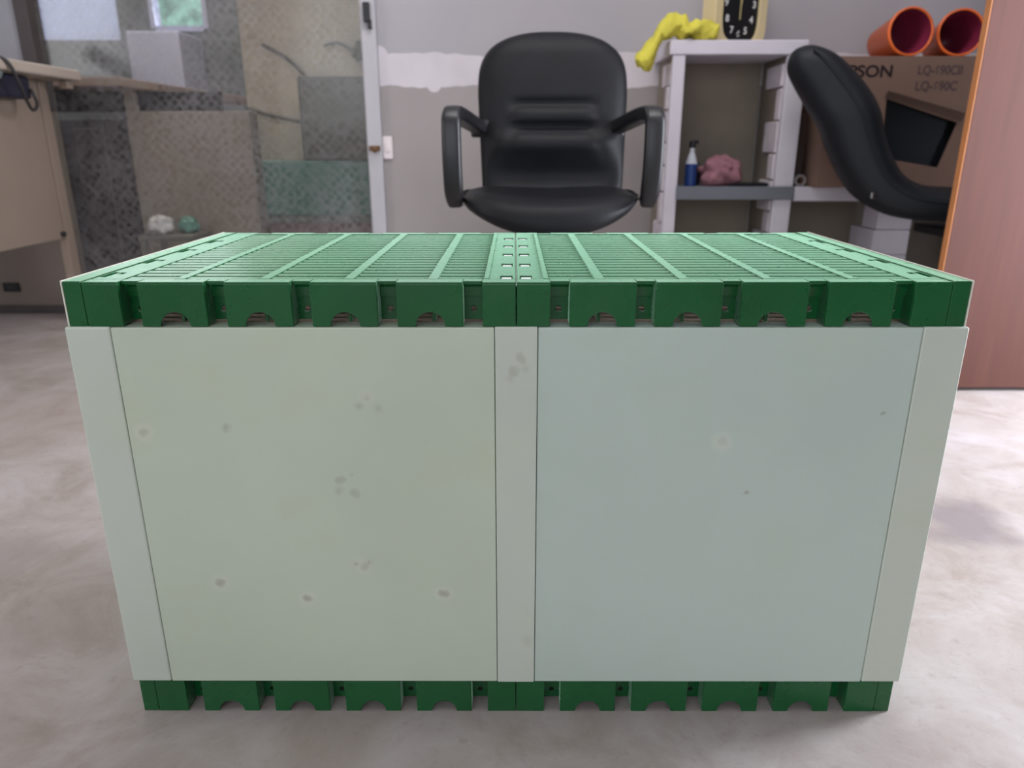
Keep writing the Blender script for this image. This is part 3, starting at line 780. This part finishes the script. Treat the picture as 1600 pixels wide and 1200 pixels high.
# flap edge above the opening
bm = bmesh.new(); a, b_ = Vector((hole[0][0]-0.01, -0.002, hole[0][1]+0.004)), Vector((hole[1][0]+0.01, -0.002, hole[1][1]+0.004))
vs = [a, b_, b_+Vector((0, -0.022, 0.030)), a+Vector((0, -0.022, 0.022))]
f_ = [bm.verts.new(p) for p in vs]+[bm.verts.new(p+Vector((0, -0.003, -0.001))) for p in vs]
for q in ((0, 1, 2, 3), (4, 7, 6, 5), (0, 4, 5, 1), (1, 5, 6, 2), (2, 6, 7, 3), (3, 7, 4, 0)): bm.faces.new([f_[i] for i in q])
obj('torn_flap', bm, MAT['cardboard'], ct)
text_mesh('EPSON', 0.056, T(-0.246, -0.0004, 0.392) @ RXT, MAT['ink'], ct, 'lettering', font_bold=0.0014, sx=1.15)
text_mesh('LQ-690CII', 0.044, T(0.040, -0.0004, 0.400) @ RXT, MAT['ink2'], ct, 'model_lettering', font_bold=0.0010, sx=0.87)
text_mesh('LQ-690C', 0.044, T(0.040, -0.0004, 0.346) @ RXT, MAT['ink2'], ct, 'model_lettering', font_bold=0.0010, sx=0.92)

# orange buckets lying on the carton
def bucket(name, label, mouth, axis, r0, r1, L):
    t = thing(name, label, 'bucket', mouth, group=None)
    ax = Vector(axis).normalized(); q = ax.to_track_quat('Z', 'Y'); n = 40
    def ringset(b_, lst):
        rg = [[b_.verts.new(q @ Vector((r*math.cos(2*PI*i/n), r*math.sin(2*PI*i/n), h))) for i in range(n)] for r, h in lst]
        for k in range(len(rg)-1):
            for i in range(n): b_.faces.new((rg[k][i], rg[k][(i+1) % n], rg[k+1][(i+1) % n], rg[k+1][i]))
        return rg
    b_ = bmesh.new(); rg = ringset(b_, [(r0-0.0075, 0.004), (r0-0.006, -0.001), (r0, -0.001), (r0+0.001, 0.012), (r0-0.004, 0.014), (r1, L)]); b_.faces.new(rg[-1]); obj('shell', b_, MAT['orange'], t, smooth=True)
    b_ = bmesh.new(); rg = ringset(b_, [(r0-0.0078, 0.003), (r1-0.004, L-0.004)]); b_.faces.new(rg[-1]); o = obj('lining', b_, MAT['pinkin'], t, smooth=True); o['label'] = 'crimson inner wall'
    return t
zt_c = 0.5675+chh
bucket('orange_bucket', 'orange bucket lying on the carton, left of the two, fully in view', (1.438, 2.915, zt_c+0.0840), (-0.04, 1, -0.10), 0.083, 0.060, 0.20)
bucket('orange_bucket', 'orange bucket lying on the carton, half hidden by the reddish wooden door', (1.625, 2.925, zt_c+0.0820), (0.12, 1, -0.10), 0.081, 0.060, 0.20)

# clock
ck = thing('table_clock', 'cream framed clock with black face and white numerals leaning on top of the white shelf', 'clock', (0.846, 3.085, 1.0918), rz=0.42)
bm = bmesh.new()
HWc, HH = 0.122, 0.274
plate(bm, [(p[0], p[1]+HH/2) for p in superell(HWc, HH/2, 48, 7)], [[(p[0], p[1]+HH/2+0.0) for p in superell(0.087, 0.130, 48, 4.2)]], 0.016, T(0, -0.03, 0))
box(bm, -HWc+0.004, HWc-0.004, -0.014, 0.055, 0.003, HH-0.003)
obj('frame', bm, MAT['cream'], ck, bevel=0.002)
bm = bmesh.new(); plate(bm, [(p[0], p[1]+HH/2) for p in superell(0.089, 0.129, 48, 4.2)], [], 0.002, T(0, -0.018, 0)); obj('face', bm, MAT['clockface'], ck)
for k in range(12):
    a = PI/2-2*PI*k/12; rx, rz = 0.066, 0.106
    s = str(12 if k == 0 else k); cx_, cz_ = rx*math.cos(a), HH/2+rz*math.sin(a)
    cu = bpy.data.curves.new('n', 'FONT'); cu.body = s; cu.size = 0.034; cu.extrude = 0.0005; cu.align_x = 'CENTER'; cu.align_y = 'CENTER'; cu.offset = 0.0008
    o = bpy.data.objects.new('n', cu); C.objects.link(o); dg = bpy.context.evaluated_depsgraph_get(); me = bpy.data.meshes.new_from_object(o.evaluated_get(dg)); bpy.data.objects.remove(o)
    me.transform(T(cx_, -0.0188, cz_) @ RXT); me.materials.clear(); me.materials.append(MAT['numeral'])
    o = bpy.data.objects.new('numeral', me); C.objects.link(o); o.parent = ck
bm = bmesh.new(); box(bm, -0.0028, 0.0028, -0.0225, -0.0210, HH/2-0.055, HH/2+0.085); obj('minute_hand', bm, MAT['handcol'], ck)
bm = bmesh.new(); box(bm, -0.0035, 0.0035, -0.0245, -0.0230, HH/2-0.01, HH/2+0.052, 0, T(0, 0, HH/2) @ Matrix.Rotation(0.12, 4, 'Y') @ T(0, 0, -HH/2)); obj('hour_hand', bm, MAT['handcol'], ck)
bm = bmesh.new(); box(bm, HWc-0.03, HWc+0.028, 0.056, 0.075, 0.0, 0.12); box(bm, HWc-0.03, HWc+0.045, 0.056, 0.075, 0.0, 0.05); obj('prop_stand', bm, MAT['cream'], ck, bevel=0.004)

# yellow cloth draped over the corner
bm = bmesh.new()
pts = catmull([(0.470, 2.985, 1.003), (0.492, 2.975, 1.030), (0.518, 2.965, 1.075), (0.548, 2.965, 1.118), (0.590, 2.985, 1.140), (0.625, 3.00, 1.126), (0.66, 3.00, 1.122), (0.70, 2.99, 1.124), (0.735, 2.975, 1.110), (0.755, 2.97, 1.100)], 9)
n_ = len(pts); scl = []
for i in range(n_):
    u = i/(n_-1); e_ = min(1, u/0.08+0.35)*min(1, (1-u)/0.10+0.15)
    scl.append((e_*(0.9+0.35*math.sin(u*11+1)), e_*(0.95+0.30*math.sin(u*17+0.5))))
sweep(bm, pts, superell(0.058, 0.030, 40, 2.4), up=(0, 1, 0), scales=scl)
for v in bm.verts:
    a = noise.noise(v.co*28); b_ = abs(noise.noise(v.co*52+Vector((3, 1, 7)))); c_ = noise.noise(Vector((v.co.x*14, v.co.y*40, v.co.z*14)))
    v.co += Vector((0.4*a, 0.5*c_, 0.9*a+1.1*b_+0.6*c_))*0.017
    if v.co.x > 0.560: v.co.z = max(v.co.z, 1.0915+0.0035*abs(a))
    elif v.co.x > 0.552 and v.co.z < 1.095: v.co.x = 0.552
o = obj('yellow_cloth', bm, MAT['yellow'], smooth=True)
tag(o, 'crumpled yellow cloth draped over the left top corner of the white shelf', 'cloth')

# ------------------------------------------------------------------ left side: desk and things on it
dk = thing('office_desk', 'beige desk with a tan side panel at the left edge of the picture', 'desk', (-2.3, 2.8, 0))
def loc3(bm):
    for v in bm.verts: v.co -= Vector((-2.3, 2.8, 0))
    return bm
bm = bmesh.new(); box(bm, -2.75, -1.742, 2.30, 3.17, 0.968, 1.008); obj('desktop', loc3(bm), MAT['desk_top'], dk, bevel=0.008)
bm = bmesh.new(); box(bm, -1.905, -1.880, 2.34, 3.09, 0.352, 0.966); obj('side_panel', loc3(bm), MAT['desk_side'], dk, bevel=0.004)
bm = bmesh.new()
prof = [(3.092, 0.966), (3.092, 0.20), (3.06, 0.0), (3.24, 0.0), (3.19, 0.10), (3.15, 0.20), (3.145, 0.966)]
va = [bm.verts.new((-1.912, p[0], p[1])) for p in prof]; vb = [bm.verts.new((-1.876, p[0], p[1])) for p in prof]
for i in range(len(prof)): bm.faces.new((va[i], va[(i+1) % 7], vb[(i+1) % 7], vb[i]))
bm.faces.new(va); bm.faces.new(vb); obj('leg', loc3(bm), MAT['desk_side'], dk, bevel=0.004)
bm = bmesh.new(); box(bm, -1.912, -1.876, 2.34, 2.40, 0, 0.351); box(bm, -1.94, -1.85, 2.31, 2.43, 0, 0.02); obj('leg', loc3(bm), MAT['desk_side'], dk, bevel=0.004)
for yy in (2.40, 3.10):
    bm = bmesh.new(); box(bm, -2.72, -2.68, yy-0.02, yy+0.02, 0, 0.967); obj('leg', loc3(bm), MAT['desk_side'], dk, bevel=0.004)
bm = bmesh.new(); box(bm, -1.80, -1.765, 3.10, 3.14, 0.935, 0.967); o = obj('top_bracket', loc3(bm), MAT['desk_side'], dk, bevel=0.006)
bm = bmesh.new(); cyl(bm, (-1.88, 3.07, 0.372), (-1.868, 3.07, 0.372), 0.011); o = obj('panel_screw', loc3(bm), MAT['cable'], dk); o['label'] = 'dark screw head'
bm = bmesh.new(); box(bm, -2.30, -1.800, 2.42, 2.92, 0.885, 0.966)
o = obj('keyboard_tray', loc3(bm), MAT['bluebag'], dk, bevel=0.012); o['label'] = 'dark blue tray under the desktop'
pts = catmull([(-1.855, 2.62, 1.02), (-1.79, 2.66, 1.013), (-1.735, 2.70, 1.000), (-1.728, 2.74, 0.93), (-1.74, 2.78, 0.88), (-1.76, 2.84, 0.845), (-1.77, 2.89, 0.87), (-1.79, 2.90, 0.92)], 8)
tag(tube('loose_cable', pts, 0.006, MAT['cable']), 'dark loose cable looping down over the edge of the beige desk', 'cable')
mo = thing('desk_monitor', 'grey green tilted screen back on the beige desk, cut by the left picture edge', 'monitor', (-1.935, 2.72, 1.009))
bm = bmesh.new(); box(bm, -0.20, 0.165, -0.015, 0.015, 0.02, 0.09, 0, Matrix.Rotation(0.55, 4, 'Y')); obj('housing', bm, MAT['greymetal'], mo, bevel=0.006)
bm = bmesh.new(); box(bm, -0.10, 0.05, -0.06, 0.06, 0.0, 0.012); obj('stand', bm, MAT['greymetal'], mo, bevel=0.004)
sk = thing('wall_socket', 'small black socket on the drab low wall under the desk', 'socket', (-2.26, WY-0.0205, 0.118))
bm = bmesh.new(); box(bm, -0.035, 0.035, -0.012, 0, -0.02, 0.02); obj('plate', bm, MAT['blackplastic'], sk, bevel=0.003)
bm = bmesh.new(); box(bm, -0.012, 0.012, -0.014, -0.0122, -0.008, 0.008); obj('outlet', bm, MAT['cable'], sk)

# door closer latch, wall switch and bits on the post
bm = bmesh.new(); box(bm, -0.604, -0.578, WY-0.06, WY-0.0355, 1.19, 1.262); box(bm, -0.59, -0.574, WY-0.055, WY-0.0355, 1.165, 1.20)
tag(obj('latch', bm, MAT['blackplastic'], bevel=0.003), 'black latch on the pale post left of the back wall', 'latch')
bm = bmesh.new(); box(bm, -0.612, -0.566, WY-0.05, WY-0.0355, 0.700, 0.720); cyl(bm, (-0.585, WY-0.05, 0.71), (-0.585, WY-0.07, 0.70), 0.010)
tag(obj('bolt_catch', bm, simple('rusty_brown_metal', (110, 78, 50), 0.6, 0.2, 40), bevel=0.002), 'small rusty bolt catch on the pale post', 'catch')
sw = thing('light_switch', 'small white switch plate on the grey wall beside the post', 'switch', (-0.540, WY-0.0005, 0.712))
bm = bmesh.new(); box(bm, -0.020, 0.020, -0.012, 0, -0.046, 0.046); obj('plate', bm, MAT['switch'], sw, bevel=0.004)
bm = bmesh.new(); box(bm, -0.009, 0.009, -0.016, -0.0122, -0.018, 0.018); obj('rocker', bm, MAT['switch'], sw, bevel=0.002)

# ------------------------------------------------------------------ the room beyond the glass
bm = bmesh.new()
box(bm, -4.6, -3.72, 6.2, 6.32, 0, 2.8); box(bm, -3.05, -2.80, 6.2, 6.32, 0, 2.8); box(bm, -2.36, -0.3, 6.2, 6.32, 0, 2.8)
box(bm, -3.72, -3.05, 6.2, 6.32, 0, 1.50); box(bm, -2.80, -2.36, 6.2, 6.32, 0, 1.58); box(bm, -3.72, -3.05, 6.2, 6.32, 2.4, 2.8); box(bm, -2.80, -2.36, 6.2, 6.32, 2.4, 2.8)
struct('wall_backroom', bm, MAT['br_wall'])
bm = bmesh.new(); box(bm, -0.42, -0.30, WY+0.12, 6.2, 0, 2.8); struct('wall_backroom_right', bm, MAT['br_wall'])
bm = bmesh.new(); box(bm, -4.6, -4.48, WY+0.06, 6.2, 0, 2.8); struct('wall_backroom_left', bm, MAT['br_wall'])
bm = bmesh.new(); box(bm, -4.6, -3.18, WY-0.02, WY+0.06, 0, 2.8); struct('wall_backroom_front', bm, MAT['br_wall'])
bm = bmesh.new(); box(bm, -3.72, -3.05, 6.22, 6.225, 1.50, 2.4)
lav = NT('pale_frosted_pane'); lav.base(lin((210, 210, 235))); lav.set(0.7); lav.b.inputs['Transmission Weight'].default_value = 0.6
struct('window_2', bm, lav.m)
bm = bmesh.new(); box(bm, -2.80, -2.765, 6.19, 6.3, 1.58, 2.4); box(bm, -2.395, -2.36, 6.19, 6.3, 1.58, 2.4); box(bm, -2.765, -2.395, 6.19, 6.3, 1.56, 1.60); struct('trim_5', bm, MAT['br_lav'])
for k, (x, y, z, r) in enumerate([(-3.3, 8.4, 2.1, 0.75)]):
    o = lump('leafy_shrub', x, y, z-0.2, r, r*0.8, r, MAT['leaf'], 0.5, k*3.3, 5.0, flat=False)
    tag(o, 'pale green foliage seen through the far window of the back room', 'shrub')
bm = bmesh.new(); box(bm, -2.78, -2.40, 5.72, 6.15, 0, 1.50); 
o = obj('side_cupboard', bm, MAT['br_lav'], bevel=0.01); tag(o, 'pale lavender cupboard under the far window beyond the glass', 'cupboard')
dc = thing('dark_cabinet', 'dark cabinet beyond the dusty glass, right of the beige desk', 'cabinet', (-2.2, 3.9, 0))
bm = bmesh.new(); box(bm, -0.40, 0.235, -0.2, 0.2, 0, 0.84); obj('body', bm, MAT['br_dark'], dc, bevel=0.01)
bm = bmesh.new(); box(bm, 0.08, 0.23, -0.212, -0.201, 0.02, 0.80); o = obj('door', bm, simple('dark_red_brown_paint', (44, 30, 30), 0.6, 0.1, 4), dc, bevel=0.004); o['label'] = 'dark reddish brown door'
bd = thing('back_room_desk', 'brown desk with a light ledge beyond the dusty glass', 'desk', (-1.7, 4.0, 0))
bm = bmesh.new(); box(bm, -0.255, 0.365, -0.1, 0.03, 0.0, 0.885); obj('front_panel', bm, MAT['br_brown'], bd, bevel=0.004)
bm = bmesh.new(); box(bm, -0.9, 0.20, -0.02, 0.02, 0.8855, 0.983); obj('apron', bm, MAT['br_dark'], bd)
bm = bmesh.new(); p1, p2 = Vector((-0.13, -0.35, 0.985)), Vector((-0.06, 1.35, 0.985))
q = [p1, p2, p2+Vector((-0.9, 0, 0)), p1+Vector((-0.45, 0, 0))]
a_ = [bm.verts.new(v) for v in q]; b2 = [bm.verts.new(v+Vector((0, 0, 0.04))) for v in q]
for i in range(4): bm.faces.new((a_[i], a_[(i+1) % 4], b2[(i+1) % 4], b2[i]))
bm.faces.new(a_); bm.faces.new(b2); obj('desktop', bm, MAT['br_ledge'], bd, bevel=0.004)
bm = bmesh.new(); box(bm, -0.25, -0.2, -0.1, -0.06, 0.886, 0.984); obj('riser', bm, MAT['br_brown'], bd)
bm = bmesh.new(); box(bm, -0.2, -0.16, 0.25, 0.29, 0.886, 0.984); obj('riser', bm, MAT['br_brown'], bd)
bm = bmesh.new(); box(bm, -1.48, -0.44, 4.32, 4.44, 0, 2.8); o = struct('wall_pillar', bm, MAT['br_cream'])
bm = bmesh.new(); box(bm, -1.135, -0.62, 4.10, 4.30, 0.645, 1.065); o = obj('taupe_cabinet', bm, MAT['br_grey'], bevel=0.01); tag(o, 'taupe box standing on the teal cabinet beyond the glass', 'box')
tc = thing('teal_cabinet', 'low teal cabinet beyond the dusty glass, beside the pale post', 'cabinet', (-1.05, 4.2, 0))
bm = bmesh.new(); box(bm, -0.43, 0.45, -0.16, 0.11, 0.36, 0.643); obj('body', bm, MAT['br_teal'], tc, bevel=0.008)
bm = bmesh.new(); box(bm, -0.43, 0.45, -0.18, 0.11, 0.325, 0.358); obj('ledge', bm, MAT['greymetal'], tc, bevel=0.004)
bm = bmesh.new(); box(bm, -0.41, 0.43, -0.14, 0.10, 0.0, 0.324); obj('plinth', bm, simple('dull_pink_paint', (150, 118, 114), 0.6, 0.05, 5), tc)
# cables on the cream wall beyond the glass
for pts, nm, lb in (([(-1.36, 4.30, 1.24), (-1.22, 4.30, 1.16), (-1.08, 4.30, 1.02), (-1.02, 4.30, 0.99)], 'wall_cable', 'upper cable drooping across the cream wall beyond the glass'),
                    ([(-1.47, 4.29, 0.92), (-1.35, 4.29, 0.88), (-1.15, 4.29, 0.84), (-1.12, 4.29, 0.83)], 'wall_cable', 'lower cable drooping across the cream wall beyond the glass'),
                    ([(-1.02, 4.28, 1.23), (-0.95, 4.28, 1.245), (-0.88, 4.28, 1.21), (-0.84, 4.28, 1.15)], 'bent_pipe', 'short curved pipe on the cream wall beyond the glass')):
    tag(tube(nm, catmull(pts, 8), 0.009, MAT['br_grey']), lb, 'cable' if nm == 'wall_cable' else 'pipe')
bm = bmesh.new(); cyl(bm, (-0.845, 4.27, 1.17), (-0.81, 4.24, 1.24), 0.035, 0.03); tag(obj('wall_valve', bm, simple('olive_green_metal', (96, 96, 66), 0.5, 0.3, 20), bevel=0.006), 'olive green valve at the end of the curved pipe', 'valve')
# papers in front of the brown desk
st = thing('low_stool', 'small grey stool carrying papers beyond the glass', 'stool', (-1.66, 3.62, 0))
bm = bmesh.new(); box(bm, -0.13, 0.13, -0.12, 0.12, 0.29, 0.315); obj('seat', bm, MAT['br_grey'], st, bevel=0.006)
for sx in (-1, 1):
    for sy in (-1, 1):
        bm = bmesh.new(); box(bm, sx*0.11-0.012, sx*0.11+0.012, sy*0.10-0.012, sy*0.10+0.012, 0, 0.289); obj('leg', bm, MAT['br_grey'], st)
lump('crumpled_paper', -1.715, 3.60, 0.3155, 0.055, 0.06, 0.045, MAT['paper'], 0.4, 2, 2.0, 'crumpled white paper on the small stool beyond the glass', 'paper')
lump('teal_rag', -1.60, 3.64, 0.3155, 0.045, 0.045, 0.042, MAT['br_teal'], 0.3, 5, 2.0, 'teal rag behind the white paper on the small stool', 'rag')
